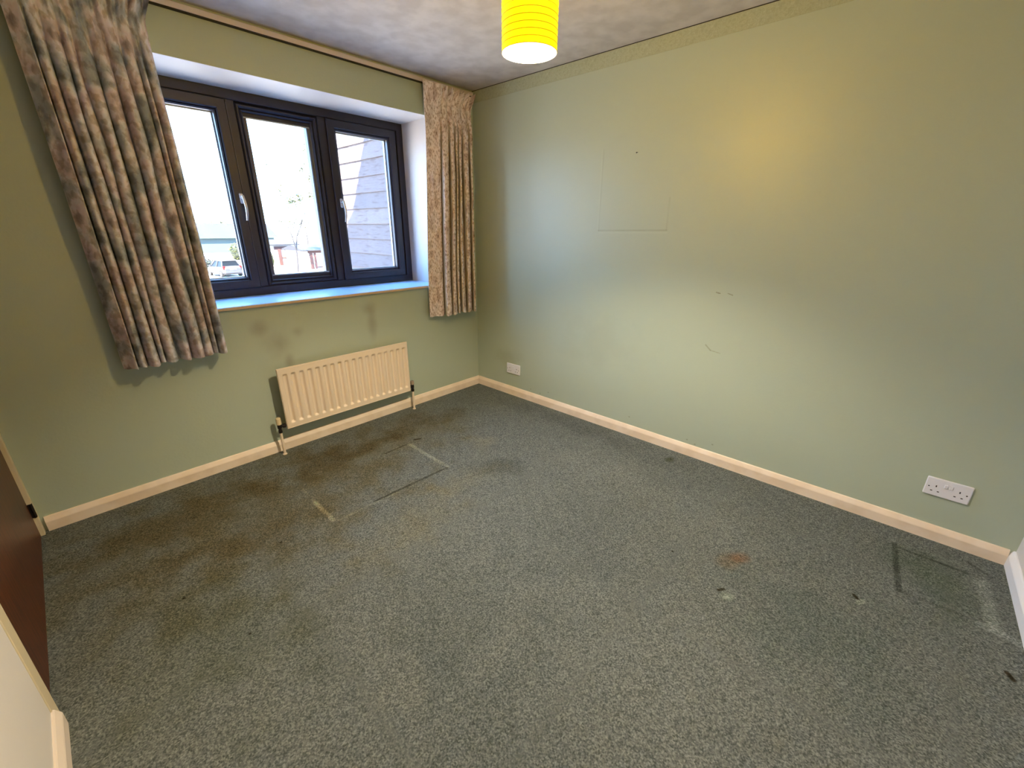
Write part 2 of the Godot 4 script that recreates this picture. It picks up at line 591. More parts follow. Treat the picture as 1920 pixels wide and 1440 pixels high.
	sc.call(0, 0.0, (OX0 + W) / W, 0.0, 1.0)
	sc.call(4, (OX1 + W) / W, 1.0, 0.0, 1.0)
	face_uv2(b, Vector3(OX0, H, 0.0005), Vector3(OX1 - OX0, 0, 0), Vector3(0, LINTEL - H, 0), Vector3.BACK)
	sc.call(8, (OX0 + W) / W, (OX1 + W) / W, 0.0, (H - LINTEL) / H)
	face_uv2(b, Vector3(OX0, SILL - 0.018, 0.0005), Vector3(OX1 - OX0, 0, 0), Vector3(0, -SILL + 0.018, 0), Vector3.BACK)
	sc.call(12, (OX0 + W) / W, (OX1 + W) / W, (H - SILL) / H, 1.0)
	b.span(Vector3(-W - 0.4, 0, -0.44), Vector3(OX0 - 0.002, H, 0))
	b.span(Vector3(OX1 + 0.002, 0, -0.44), Vector3(0.3, H, 0))
	b.span(Vector3(OX0 - 0.002, 0, -0.44), Vector3(OX1 + 0.002, SILL - 0.018, 0))
	b.span(Vector3(OX0 - 0.002, LINTEL + 0.002, -0.44), Vector3(OX1 + 0.002, H, 0))
	wr = WearAndLight.new(512, 420, 8)
	var wx := func(x: float) -> float: return (x + W) / W
	var wy := func(y: float) -> float: return (H - y) / H
	for q in [[-1.62, 0.70, 0.10, 0.10], [-1.70, 0.80, 0.06, 0.05], [-1.0, 0.72, 0.04, 0.12], [-1.02, 0.83, 0.06, 0.05], [-1.5, 0.75, 0.05, 0.05], [-1.58, 0.58, 0.03, 0.06]]:
		wr.blot(wx.call(q[0]), wy.call(q[1]), q[2] / W, q[3] / H, c8(226, 216, 214), 0.0, 0.7)
	wear_and_light_on(M.window_wall, wr)
	struct("wall_window", b, M.window_wall, "sage green wall around the window and above the radiator", "wall")
	# painted plaster of the recess
	b = MB.new()
	b.span(Vector3(OX0 - 0.002, LINTEL - 0.0005, -0.42), Vector3(OX1 + 0.002, LINTEL + 0.002, -0.0006))
	b.span(Vector3(OX1 - 0.0005, SILL, -0.42), Vector3(OX1 + 0.002, LINTEL, -0.0006))
	b.span(Vector3(OX0 - 0.002, SILL, -0.42), Vector3(OX0 + 0.0005, LINTEL, -0.0006))
	struct("trim_1", b, M.recess, "white plastered head and sides of the window recess", "recess")
	# right wall
	b = MB.new()
	face_uv2(b, Vector3(-0.0005, H, 0), Vector3(0, 0, D), Vector3(0, -H, 0), Vector3.LEFT)
	b.span(Vector3(0, 0, -0.4), Vector3(0.3, H, D + 0.3))
	wr = WearAndLight.new(1024, 708, 9)
	var g := func(z: float, y: float) -> Vector2: return Vector2(z / D, (H - y) / H)
	var ghost := c8(244, 243, 241)
	wr.line(g.call(1.153, 1.324), g.call(1.599, 1.329), 0.0022, c8(238, 235, 230), 0.2)
	wr.line(g.call(1.16, 1.312), g.call(1.60, 1.317), 0.003, c8(261, 261, 261), 0.2)
	wr.line(g.call(1.153, 1.324), g.call(1.150, 1.78), 0.002, ghost, 0.4)
	wr.line(g.call(1.598, 1.33), g.call(1.596, 1.50), 0.002, ghost, 0.5)
	wr.line(g.call(1.146, 1.33), g.call(1.142, 1.78), 0.002, c8(262, 262, 262), 0.4)
	wr.line(g.call(1.915, 0.715), g.call(1.945, 0.688), 0.0016, c8(216, 208, 196), 0.3)
	wr.line(g.call(1.945, 0.688), g.call(2.00, 0.68), 0.0012, c8(226, 220, 210), 0.5)
	wr.line(g.call(1.925, 1.012), g.call(1.945, 1.008), 0.0012, c8(190, 178, 160))
	wr.line(g.call(1.985, 1.012), g.call(2.01, 1.005), 0.001, c8(200, 190, 172))
	wr.blot(0.11, 0.87, 0.04, 0.05, c8(240, 236, 230), 0.0, 0.8)
	wr.blot(0.36, 0.74, 0.1, 0.08, c8(248, 247, 246), 0.0, 0.8)
	for q in [[1.90, 0.10], [1.95, 0.085], [0.62, 0.10], [0.8, 0.12], [1.5, 0.13], [0.72, 0.09], [2.05, 0.12]]:
		wr.blot(q[0] / D, (H - q[1]) / H, 0.002, 0.002, c8(190, 182, 168), 0.0, 0.2)
	wear_and_light_on(M.right_wall, wr)
	struct("wall_right", b, M.right_wall, "bare sage green wall with the faint outline of a picture", "wall")
	# wallpaper border under the ceiling
	b = MB.new()
	b.span(Vector3(-0.0022, H - 0.078, 0.02), Vector3(-0.0005, H - 0.004, D))
	struct("trim_2", b, M.border, "embossed wallpaper border along the top of the right wall", "wallpaper border")
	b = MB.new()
	b.span(Vector3(-0.003, H - 0.004, 0.0), Vector3(-0.0004, H, D))  # thin dark strip along the ceiling line
	struct("trim_3", b, M.track_slot, "thin dark strip running between ceiling and right wall", "dark_strip")
	# wall behind the camera
	b = MB.new()
	b.span(Vector3(-W - 0.4, 0, D), Vector3(0.3, H, D + 0.3))
	struct("wall_back", b, M.wall_white, "white wall at the right edge behind the socket", "wall")
	# cupboard side: wall with a door opening z 0.04..1.157
	b = MB.new()
	b.span(Vector3(-W - 0.4, 0, 1.157), Vector3(-W, H, D + 0.3))
	b.span(Vector3(-W - 0.4, 2.0, -0.4), Vector3(-W, H, 1.157))
	b.span(Vector3(-W - 0.4, 0, -0.4), Vector3(-W - 0.06, 2.0, 1.157))
	struct("wall_left", b, M.wall_white, "white wall beside the brown cupboard door", "wall")
	# skirting boards
	var s := struct("baseboard_window", skirting(W - 0.012), M.skirting, "cream skirting board under the window and radiator", "skirting board", Vector3(-W + 0.012, 0, 0))
	s = struct("baseboard_right", skirting(D - 0.034), M.skirting, "cream skirting board along the long right wall", "skirting board", Vector3(0, 0, 0.017))
	s.rotation.y = -PI / 2
	s = struct("baseboard_back", skirting(W - 0.017), M.skirting_white, "white skirting board at the right edge", "skirting board", Vector3(0, 0, D))
	s.rotation.y = PI
	s = struct("baseboard_left", skirting(D - 0.017 - 1.215), M.skirting_near, "short cream skirting board below the white wall beside the brown door", "skirting board", Vector3(-W, 0, D - 0.017))
	s.rotation.y = PI / 2

# ------------------------------------------------------------------ window
func ring(b: MB, x0: float, x1: float, y0: float, y1: float, w: float, z0: float, z1: float, bev := 0.003) -> void:
	# four bars round a rectangle, mitred at the front
	var zc := [[x0, y0, x1, y1], [x0 + w, y0 + w, x1 - w, y1 - w]]
	var o := [Vector2(x0, y0), Vector2(x1, y0), Vector2(x1, y1), Vector2(x0, y1)]
	var i := [Vector2(x0 + w, y0 + w), Vector2(x1 - w, y0 + w), Vector2(x1 - w, y1 - w), Vector2(x0 + w, y1 - w)]
	var c := Vector2((x0 + x1) / 2, (y0 + y1) / 2)
	var v3 := func(q: Vector2, k: float, inset: float, outer: bool) -> Vector3:
		var d := Vector2(signf(c.x - q.x), signf(c.y - q.y)) * inset * (1.0 if outer else -1.0)
		return Vector3(q.x + d.x, q.y + d.y, k)
	for k in 4:
		var a: Vector2 = o[k]
		var bb: Vector2 = o[(k + 1) % 4]
		var p: Vector2 = i[k]
		var q: Vector2 = i[(k + 1) % 4]
		var mid2 := (a + bb + p + q) / 4.0
		var mid := Vector3(mid2.x, mid2.y, (z0 + z1) / 2)
		var A0: Vector3 = v3.call(a, z0, 0.0, true)
		var B0: Vector3 = v3.call(bb, z0, 0.0, true)
		var P0: Vector3 = v3.call(p, z0, 0.0, false)
		var Q0: Vector3 = v3.call(q, z0, 0.0, false)
		var A1: Vector3 = v3.call(a, z1 - bev, 0.0, true)
		var B1: Vector3 = v3.call(bb, z1 - bev, 0.0, true)
		var P1: Vector3 = v3.call(p, z1 - bev, 0.0, false)
		var Q1: Vector3 = v3.call(q, z1 - bev, 0.0, false)
		var A2: Vector3 = v3.call(a, z1, bev, true)
		var B2: Vector3 = v3.call(bb, z1, bev, true)
		var P2: Vector3 = v3.call(p, z1, bev, false)
		var Q2: Vector3 = v3.call(q, z1, bev, false)
		b.poly([A0, B0, Q0, P0], mid)
		b.poly([A2, B2, Q2, P2], mid)
		b.poly([A0, B0, B1, A1], mid)
		b.poly([P0, Q0, Q1, P1], mid)
		b.poly([A1, B1, B2, A2], mid)
		b.poly([P1, Q1, Q2, P2], mid)

func pane(parent: Node, x0: float, x1: float, y0: float, y1: float, z: float) -> void:
	var b := MB.new()
	b.poly([Vector3(x0, y0, z), Vector3(x1, y0, z), Vector3(x1, y1, z), Vector3(x0, y1, z)])
	part("pane", b, M.glass, parent)

func handle(parent: Node, x: float, y: float, z: float) -> void:
	# rose plate and a cranked lever that hangs down
	var b := MB.new()
	b.box(Vector3(x, y + 0.012, z + 0.006), Vector3(0.020, 0.058, 0.012), 0.005)
	b.tube([Vector3(x, y + 0.018, z + 0.01), Vector3(x, y + 0.018, z + 0.034)], 0.009, 12)
	var pts := []
	var rad := []
	for i in 13:
		var k := i / 12.0
		pts.append(Vector3(x + 0.004 * sin(k * PI), y + 0.026 - 0.135 * k, z + 0.034 + 0.016 * sin(k * 2.6) - 0.010 * k))
		rad.append(0.0072 - 0.0018 * k + 0.001 * sin(k * PI))
	b.tube(pts, rad, 12)
	var o := part("handle", b, M.satin, parent)
	tag(o, "silver cranked window handle")

func window() -> void:
	var w := struct("window_1", null, null, "dark brown three light casement window with deep white recess", "window")
	var y0 := SILL
	var y1 := LINTEL
	var b := MB.new()
	ring(b, OX0, OX1, y0, y1, 0.052, -0.42, REC, 0.004)
	# inner step of the fixed frame
	ring(b, OX0 + 0.05, OX1 - 0.05, y0 + 0.05, y1 - 0.05, 0.016, -0.42, REC - 0.012, 0.006)
	part("frame", b, M.upvc, w)
	for x in [-1.5365, -0.9955]:
		b = MB.new()
		b.span(Vector3(x - 0.038, y0 + 0.05, -0.42), Vector3(x + 0.038, y1 - 0.05, REC - 0.0005), 0.004)
		part("mullion", b, M.upvc, w)
	# opening casements, proud of the frame
	for k in 2:
		var gx0: float = [-2.0, -0.918][k]
		var gx1: float = [-1.612, -0.534][k]
		b = MB.new()
		ring(b, gx0 - 0.066, gx1 + 0.066, 0.972, 1.996, 0.054, -0.41, REC + 0.018, 0.006)
		ring(b, gx0 - 0.014, gx1 + 0.014, 1.024, 1.944, 0.014, -0.41, REC + 0.008, 0.007)
		var sash := part("sash", b, M.upvc, w)
		var sp := MB.new()
		ring(sp, gx0 - 0.002, gx1 + 0.002, 1.036, 1.932, 0.008, -0.392, -0.376, 0.0)
		part("spacer_bar", sp, M.spacer, sash)
		pane(sash, gx0, gx1, 1.038, 1.93, -0.374)
		var ed := MB.new()   # seal edge made pale: light caught on the step is put into its colour
		var ex: float = [gx1 + 0.064, gx0 - 0.0655][k]
		ed.span(Vector3(ex, 0.985, REC + 0.006), Vector3(ex + 0.0035, 1.98, REC + 0.0165))
		part("weather_seal", ed, M.upvc_lit_edge, sash)
		handle(sash, [gx1 + 0.048, gx0 - 0.03][k], 1.478, REC + 0.018)
	# fixed light in the middle with its bead
	b = MB.new()
	ring(b, -1.499, -1.033, 0.974, 1.994, 0.026, -0.41, REC - 0.002, 0.01)
	ring(b, -1.475, -1.059, 0.998, 1.968, 0.016, -0.41, REC - 0.010, 0.009)
	ring(b, -1.478, -1.056, 0.995, 1.971, 0.040, -0.42, -0.376, 0.004)
	part("glazing_bead", b, M.upvc, w)
	b = MB.new()
	ring(b, -1.4635, -1.0705, 1.035, 1.932, 0.007, -0.392, -0.3755, 0.0)
	part("spacer_bar", b, M.spacer, w)
	pane(w, -1.461, -1.073, 1.038, 1.93, -0.374)
	# sill board with a rounded nosing
	b = MB.new()
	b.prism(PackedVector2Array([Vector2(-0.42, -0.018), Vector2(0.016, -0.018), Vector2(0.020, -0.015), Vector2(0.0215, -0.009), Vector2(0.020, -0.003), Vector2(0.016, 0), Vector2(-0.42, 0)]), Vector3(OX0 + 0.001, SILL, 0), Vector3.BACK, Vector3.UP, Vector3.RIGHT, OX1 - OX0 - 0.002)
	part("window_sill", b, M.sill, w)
	b = MB.new()
	b.span(Vector3(OX0 + 0.001, SILL - 0.0175, 0.017), Vector3(OX1 - 0.001, SILL - 0.002, 0.0225), 0.003)
	var o := part("sill_nosing", b, M.sill_edge, w)
	tag(o, "cream front edge of the sill")

# ------------------------------------------------------------------ cupboard door on the left
func cupboard() -> void:
	var d := struct("door_1", null, null, "flush reddish brown cupboard door at the left edge", "door")
	var b := MB.new()
	b.span(Vector3(-W - 0.055, 0.002, 0.0415), Vector3(-W - 0.014, 1.995, 1.1555), 0.002)
	part("door_leaf", b, M.veneer, d)
	b = MB.new()
	b.span(Vector3(-W - 0.06, 0.0, 0.0005), Vector3(-W + 0.0005, 2.0, 0.040), 0.0015)
	part("door_jamb", b, M.jamb, d)
	b = MB.new()
	b.span(Vector3(-W - 0.06, 0.0, 1.157), Vector3(-W + 0.003, 2.03, 1.222), 0.002)
	part("door_jamb", b, M.jamb, d)
	b = MB.new()
	b.span(Vector3(-W - 0.06, 1.997, 0.04), Vector3(-W + 0.003, 2.03, 1.157), 0.002)
	part("door_head", b, M.jamb, d)
	b = MB.new()
	b.span(Vector3(-W - 0.016, 0.10, 0.031), Vector3(-W + 0.0015, 0.17, 0.0425), 0.001)
	for i in 1:
		b.tube([Vector3(-W - 0.004, 0.10, 0.042), Vector3(-W - 0.004, 0.17, 0.042)], 0.004, 10)
	tag(part("hinge", b, M.brass_dark, d), "dark hinge let into the jamb")

# ------------------------------------------------------------------ curtain track and curtains
func curtain_track() -> void:
	var t := thing("curtain_track", "long cream curtain track just below the ceiling above the window", "curtain track", Vector3(0, 0, 0))
	var b := MB.new()
	b.span(Vector3(-2.62, 2.232, 0.0), Vector3(-0.012, 2.258, 0.026), 0.003)
	part("rail", b, M.track, t)
	b = MB.new()
	b.span(Vector3(-2.62, 2.2285, 0.002), Vector3(-0.012, 2.2325, 0.024))
	part("runner_slot", b, M.track_slot, t)

func curtain(called: String, label: String, top0: float, top1: float, bot0: float, bot1: float, ytop: float, ybot: float, zc: float, folds: int, cloth: Material, sd: int, lead_flat: float, lean: int, deep: float, lead_z: float, slant: float) -> void:
	var c := thing(called, label, "curtain", Vector3((bot0 + bot1) / 2, ybot, zc), 0.0, "")
	var rng := RandomNumberGenerator.new()
	rng.seed = sd
	var nu := folds * 16 + 24
	var nv := 64
	var f := noise(1.0, sd, 2)
	# uneven fold widths
	var cuts := [0.0]
	for i in folds:
		cuts.append(cuts[-1] + rng.randf_range(0.55, 1.45))
	for i in cuts.size():
		cuts[i] /= cuts[-1]
	var amp := []
	for i in folds:
		amp.append(rng.randf_range(0.7, 1.25))
	var front := []
	var back := []
	var uvs := []
	var hd := 0.095          # depth of the gathered heading
	for r in nv + 1:
		var k := float(r) / nv
		k = k * k * 0.35 + k * 0.65
		var y := lerpf(ytop, ybot, k)
		var down := ytop - y
		var row := PackedVector3Array()
		var rowb := PackedVector3Array()
		var uv := PackedVector2Array()
		var open := smoothstep(hd, 0.6, down)
		var frill := 1.0 - smoothstep(0.0, hd, down)
		for i in nu + 1:
			var u := float(i) / nu
			var uu := u
			if lead_flat > 0.0:
				if lean < 0:   # flat leading panel at the left end
					uu = 0.0 if u < lead_flat else (u - lead_flat) / (1.0 - lead_flat)
				else:
					uu = 1.0 if u > 1.0 - lead_flat else u / (1.0 - lead_flat)
			var wob := f.get_noise_2d(uu * 3.0, y * 0.9) * 0.06 * open + f.get_noise_2d(uu * 9.0 + 40.0, y * 2.0) * 0.012
			var s := clampf(uu + wob * uu * (1.0 - uu) * 3.0, 0.0, 1.0)
			var cell := 0
			while cell < folds - 1 and s > cuts[cell + 1]:
				cell += 1
			var loc: float = (s - cuts[cell]) / (cuts[cell + 1] - cuts[cell])
			var gap := clampf((loc - 0.12) / 0.76, 0.0, 1.0)
			var lobe := pow(absf(sin(PI * gap)), 0.6) if deep > 0.04 else pow(sin(PI * loc), 1.5)
			# heading: pencil pleats, twice as many
			var pleat := 0.5 + 0.5 * cos(TAU * s * folds * 1.1 + f.get_noise_1d(s * 8.0) * 2.0)
			var a: float = lerpf(0.02, deep * amp[cell], open)
			var z: float = lerpf(pleat * (0.014 + 0.034 * frill), lobe * a, smoothstep(hd * 0.5, hd * 2.4, down))
			var flat := false
			if lead_flat > 0.0 and ((lean < 0 and u < lead_flat) or (lean > 0 and u > 1.0 - lead_flat)):
				flat = true
				var q := u / lead_flat if lean < 0 else (1.0 - u) / lead_flat
				z = lerpf(0.0, lead_z * lerpf(0.55, 0.95, open), q) * (1.0 - 0.9 * smoothstep(0.93, 1.0, q))
				z += frill * pleat * 0.03
			z += f.get_noise_2d(u * 5.0 + 9.0, y * 1.6) * 0.012 * open - 0.012 * smoothstep(0.03, hd, down) * (1.0 - open) * 0.6
			var x := lerpf(lerpf(top0, top1, u), lerpf(bot0, bot1, u), smoothstep(hd * 0.4, 1.5, down))
			x += (x - (top0 + top1) / 2) * 0.13 * frill
			x += sin(TAU * loc) * -0.10 * (cuts[cell + 1] - cuts[cell]) * (bot1 - bot0) * (1.0 - maxf(lead_flat, 0.0)) * smoothstep(hd, 0.35, down) * (0.0 if flat else 1.0)
			x -= slant * z * smoothstep(hd * 0.6, 0.4, down)
			var yy := y + (f.get_noise_1d(u * 7.0) * 0.01 + 0.006 * lobe) * k * k + frill * 0.012 * (pleat - 0.5)
			row.append(Vector3(x, yy, zc + z) - c.position)
			rowb.append(Vector3(x, yy, zc + z - 0.004) - c.position)
			uv.append(Vector2(u * (top1 - top0) * 2.1, down))
		front.append(row); back.append(rowb); uvs.append(uv)
	var b := MB.new()
	var cut := 0
	while front[cut][0].y + c.position.y > ytop - hd - 0.005:
		cut += 1
	b.grid(front.slice(cut), uvs.slice(cut))
	# turned side edges and hem
	for e in [0, nu]:
		var ra := []
		for r in range(cut, nv + 1):
			ra.append(PackedVector3Array([back[r][e], front[r][e]] if e == 0 else [front[r][e], back[r][e]]))
		b.grid(ra)
	b.grid([front[nv], back[nv]])
	var cl := part("cloth", b, cloth, c)
	b = MB.new()
	b.grid(front.slice(0, cut + 1), uvs.slice(0, cut + 1))
	b.grid([back[0], front[0]])
	for e in [0, nu]:
		var ra := []
		for r in range(0, cut + 1):
			ra.append(PackedVector3Array([back[r][e], front[r][e]] if e == 0 else [front[r][e], back[r][e]]))
		b.grid(ra)
	tag(part("heading", b, cloth, c), "gathered heading of the curtain")
	b = MB.new()
	b.grid(back, null, true)
	part("lining", b, M.lining, c)
	# hooks up into the track
	for i in folds:
		var u := (i + 0.5) / folds
		var x := lerpf(top0, top1, u) - c.position.x
		b = MB.new()
		var zz := -c.position.z
		b.tube([Vector3(x, ytop - 0.05 - c.position.y, -0.004), Vector3(x, ytop - 0.02 - c.position.y, -0.012), Vector3(x, 2.226 - c.position.y, zz + 0.02), Vector3(x, 2.236 - c.position.y, zz + 0.014)], 0.0016, 6)
		part("hook", b, M.plastic_white, c)

func curtains() -> void:
	curtain("curtain", "wide mottled grey curtain hanging left of the window", -2.33, -1.915, -2.325, -1.905, 2.222, 0.705, 0.075, 9, M.curtain0, 5, 0.12, -1, 0.06, 0.06, 0.0)
	curtain("curtain", "narrow bunched beige curtain hanging in the corner right of the window", -0.470, -0.052, -0.532, -0.055, 2.222, 0.69, 0.045, 6, M.curtain1, 12, 0.30, -1, 0.105, 0.035, 0.80)

# ------------------------------------------------------------------ radiator
func radiator() -> void:
	var x0 := -1.691
	var x1 := -0.795
	var ya := 0.170
	var yb := 0.553
	var zf := 0.100
	var r := thing("radiator", "cream ribbed panel radiator on the wall under the window", "radiator", Vector3((x0 + x1) / 2, 0, 0.0))
	var ox := (x0 + x1) / 2
	var nch := 18
	var pitch := 0.0484
	var first := x0 + 0.040
	var rows := []
	var ys := []
	for i in 4:
		ys.append(ya + 0.001 + 0.028 * i / 3.0)
	for i in 7:
		ys.append(ya + 0.032 + 0.016 * i / 6.0)
	for i in 8:
		ys.append(lerpf(ya + 0.05, yb - 0.052, i / 7.0))
	for i in 7:
		ys.append(yb - 0.05 + 0.016 * i / 6.0)
	for i in 4:
		ys.append(yb - 0.03 + 0.029 * i / 3.0)
	var nx := 18 * 12
	ys.reverse()
	for y in ys:
		var row := PackedVector3Array()
		var end := smoothstep(ya + 0.030, ya + 0.048, y) * (1.0 - smoothstep(yb - 0.050, yb - 0.034, y))
		for i in nx + 1:
			var x := lerpf(x0 + 0.006, x1 - 0.006, float(i) / nx)
			var q := (x - first) / pitch
			var near := clampf(roundf(q), 0.0, nch - 1.0)
			var d := absf(x - first - near * pitch)
			var dip := 1.0 - smoothstep(0.0065, 0.0155, d)
			row.append(Vector3(x - ox, y, zf - 0.0115 * dip * end))
		rows.append(row)
	var b := MB.new()
	b.grid(rows)
	part("front_panel", b, M.enamel, r)
	b = MB.new()
	b.span(Vector3(x0 - ox + 0.004, ya + 0.002, zf - 0.026), Vector3(x1 - ox - 0.004, yb - 0.002, zf - 0.012), 0.004)
	part("rear_panel", b, M.enamel, r)
	# welded seam round the edge
	b = MB.new()
	ring(b, x0 - ox, x1 - ox, ya, yb, 0.007, zf - 0.012, zf + 0.001, 0.003)
	part("edge_seam", b, M.enamel, r)
	for s in [-1.0, 1.0]:
		b = MB.new()
		b.span(Vector3(s * 0.3 - 0.015, ya + 0.06, 0.0005), Vector3(s * 0.3 + 0.015, yb - 0.06, 0.004))
		b.span(Vector3(s * 0.3 - 0.015, ya + 0.07, 0.003), Vector3(s * 0.3 - 0.012, yb - 0.07, zf - 0.025))
		b.span(Vector3(s * 0.3 + 0.012, ya + 0.07, 0.003), Vector3(s * 0.3 + 0.015, yb - 0.07, zf - 0.025))
		part("bracket", b, M.enamel_dark, r)
	for s in [-1.0, 1.0]:
		var vx: float = (x0 - ox - 0.034) if s < 0 else (x1 - ox + 0.036)
		var vz := 0.070
		var yv := 0.192
		var v := Node3D.new()
		v.name = "valve"
		r.add_child(v, true)
		b = MB.new()
		b.lathe([Vector2(0.0075, -0.045), Vector2(0.0115, -0.043), Vector2(0.0115, -0.026), Vector2(0.0095, -0.024), Vector2(0.0095, -0.016), Vector2(0.0125, -0.012), Vector2(0.0125, 0.010), Vector2(0.010, 0.014), Vector2(0.0, 0.0145)], Vector3(vx, yv, vz), 18)
		var to: float = (x0 - ox + 0.004) if s < 0 else (x1 - ox - 0.004)
		b.tube([Vector3(vx, yv, vz), Vector3(lerpf(vx, to, 0.35), yv, lerpf(vz, zf - 0.016, 0.4)), Vector3(to, yv, zf - 0.016)], 0.008, 14)
		b.tube([Vector3(lerpf(vx, to, 0.42), yv, lerpf(vz, zf - 0.016, 0.5)), Vector3(lerpf(vx, to, 0.85), yv, lerpf(vz, zf - 0.016, 0.9))], 0.0135, 6)
		part("valve_body", b, M.brass_dark if s < 0 else M.brass_dark, v)
		b = MB.new()
		var hcap := 0.040 if s < 0 else 0.026
		b.lathe([Vector2(0.010, 0.012), Vector2(0.0145, 0.013), Vector2(0.0150, 0.020), Vector2(0.0140, 0.012 + hcap), Vector2(0.0110, 0.016 + hcap), Vector2(0.0, 0.017 + hcap)], Vector3(vx, yv, vz), 20)
		part("valve_cap", b, M.plastic_cream if s < 0 else M.enamel_dark, v)
		b = MB.new()
		b.tube([Vector3(vx, 0.0, vz), Vector3(vx, yv - 0.04, vz)], 0.0082, 14)
		b.lathe([Vector2(0.013, 0.0), Vector2(0.013, 0.004), Vector2(0.008, 0.008)], Vector3(vx, 0.0, vz), 16)
		part("pipe", b, M.enamel, v)

# ------------------------------------------------------------------ electrical sockets on the right wall
func socket_mesh() -> Node3D:
	# local: x along the wall (to the viewer's right), y up, z out of the wall; 146 x 86 mm
	var root := Node3D.new()
	var b := MB.new()
	b.box(Vector3(0, 0, 0.005), Vector3(0.146, 0.086, 0.0099), 0.003)
	part("face_plate", b, M.plastic_white, root)
	for s in [-1.0, 1.0]:
		var cx: float = s * 0.0375
		b = MB.new()
		b.box(Vector3(cx, 0.005, 0.0100), Vector3(0.0042, 0.0085, 0.0006))
		b.box(Vector3(cx - 0.0110, -0.0195, 0.0100), Vector3(0.0070, 0.0042, 0.0006))
		b.box(Vector3(cx + 0.0110, -0.0195, 0.0100), Vector3(0.0070, 0.0042, 0.0006))
		part("pin_slots", b, M.black, root)
		b = MB.new()
		b.box(Vector3(s * 0.0085, 0.0145, 0.0118), Vector3(0.0115, 0.0180, 0.0050), 0.0016)
		var k := part("switch_rocker", b, M.plastic_white, root)
		b = MB.new()
		b.lathe([Vector2(0.0030, 0.0), Vector2(0.0028, 0.0007), Vector2(0.0, 0.0008)], Vector3(s * 0.0602, -0.0015, 0.0098), 12, Basis(Vector3.RIGHT, PI / 2))
		part("screw", b, M.brass_dark, root)
	return root

func sockets() -> void:
	var a := socket_mesh()
	a.name = "socket"
	add_child(a)
	a.position = Vector3(-0.0008, 0.259, 3.032)
	a.rotation.y = -PI / 2
	tag(a, "larger looking white double socket above the skirting near the front end of the right wall", "socket", "white double sockets on the right wall")
	var c := a.duplicate()
	c.name = numbered("socket")
	add_child(c)
	c.position = Vector3(-0.0008, 0.231, 0.435)
	tag(c, "small looking white double socket above the skirting close to the room corner", "socket", "white double sockets on the right wall")

# ------------------------------------------------------------------ ceiling lamp
const LAMP := Vector3(-1.33, 1.82, 1.693)    # centre of the shade's lower rim

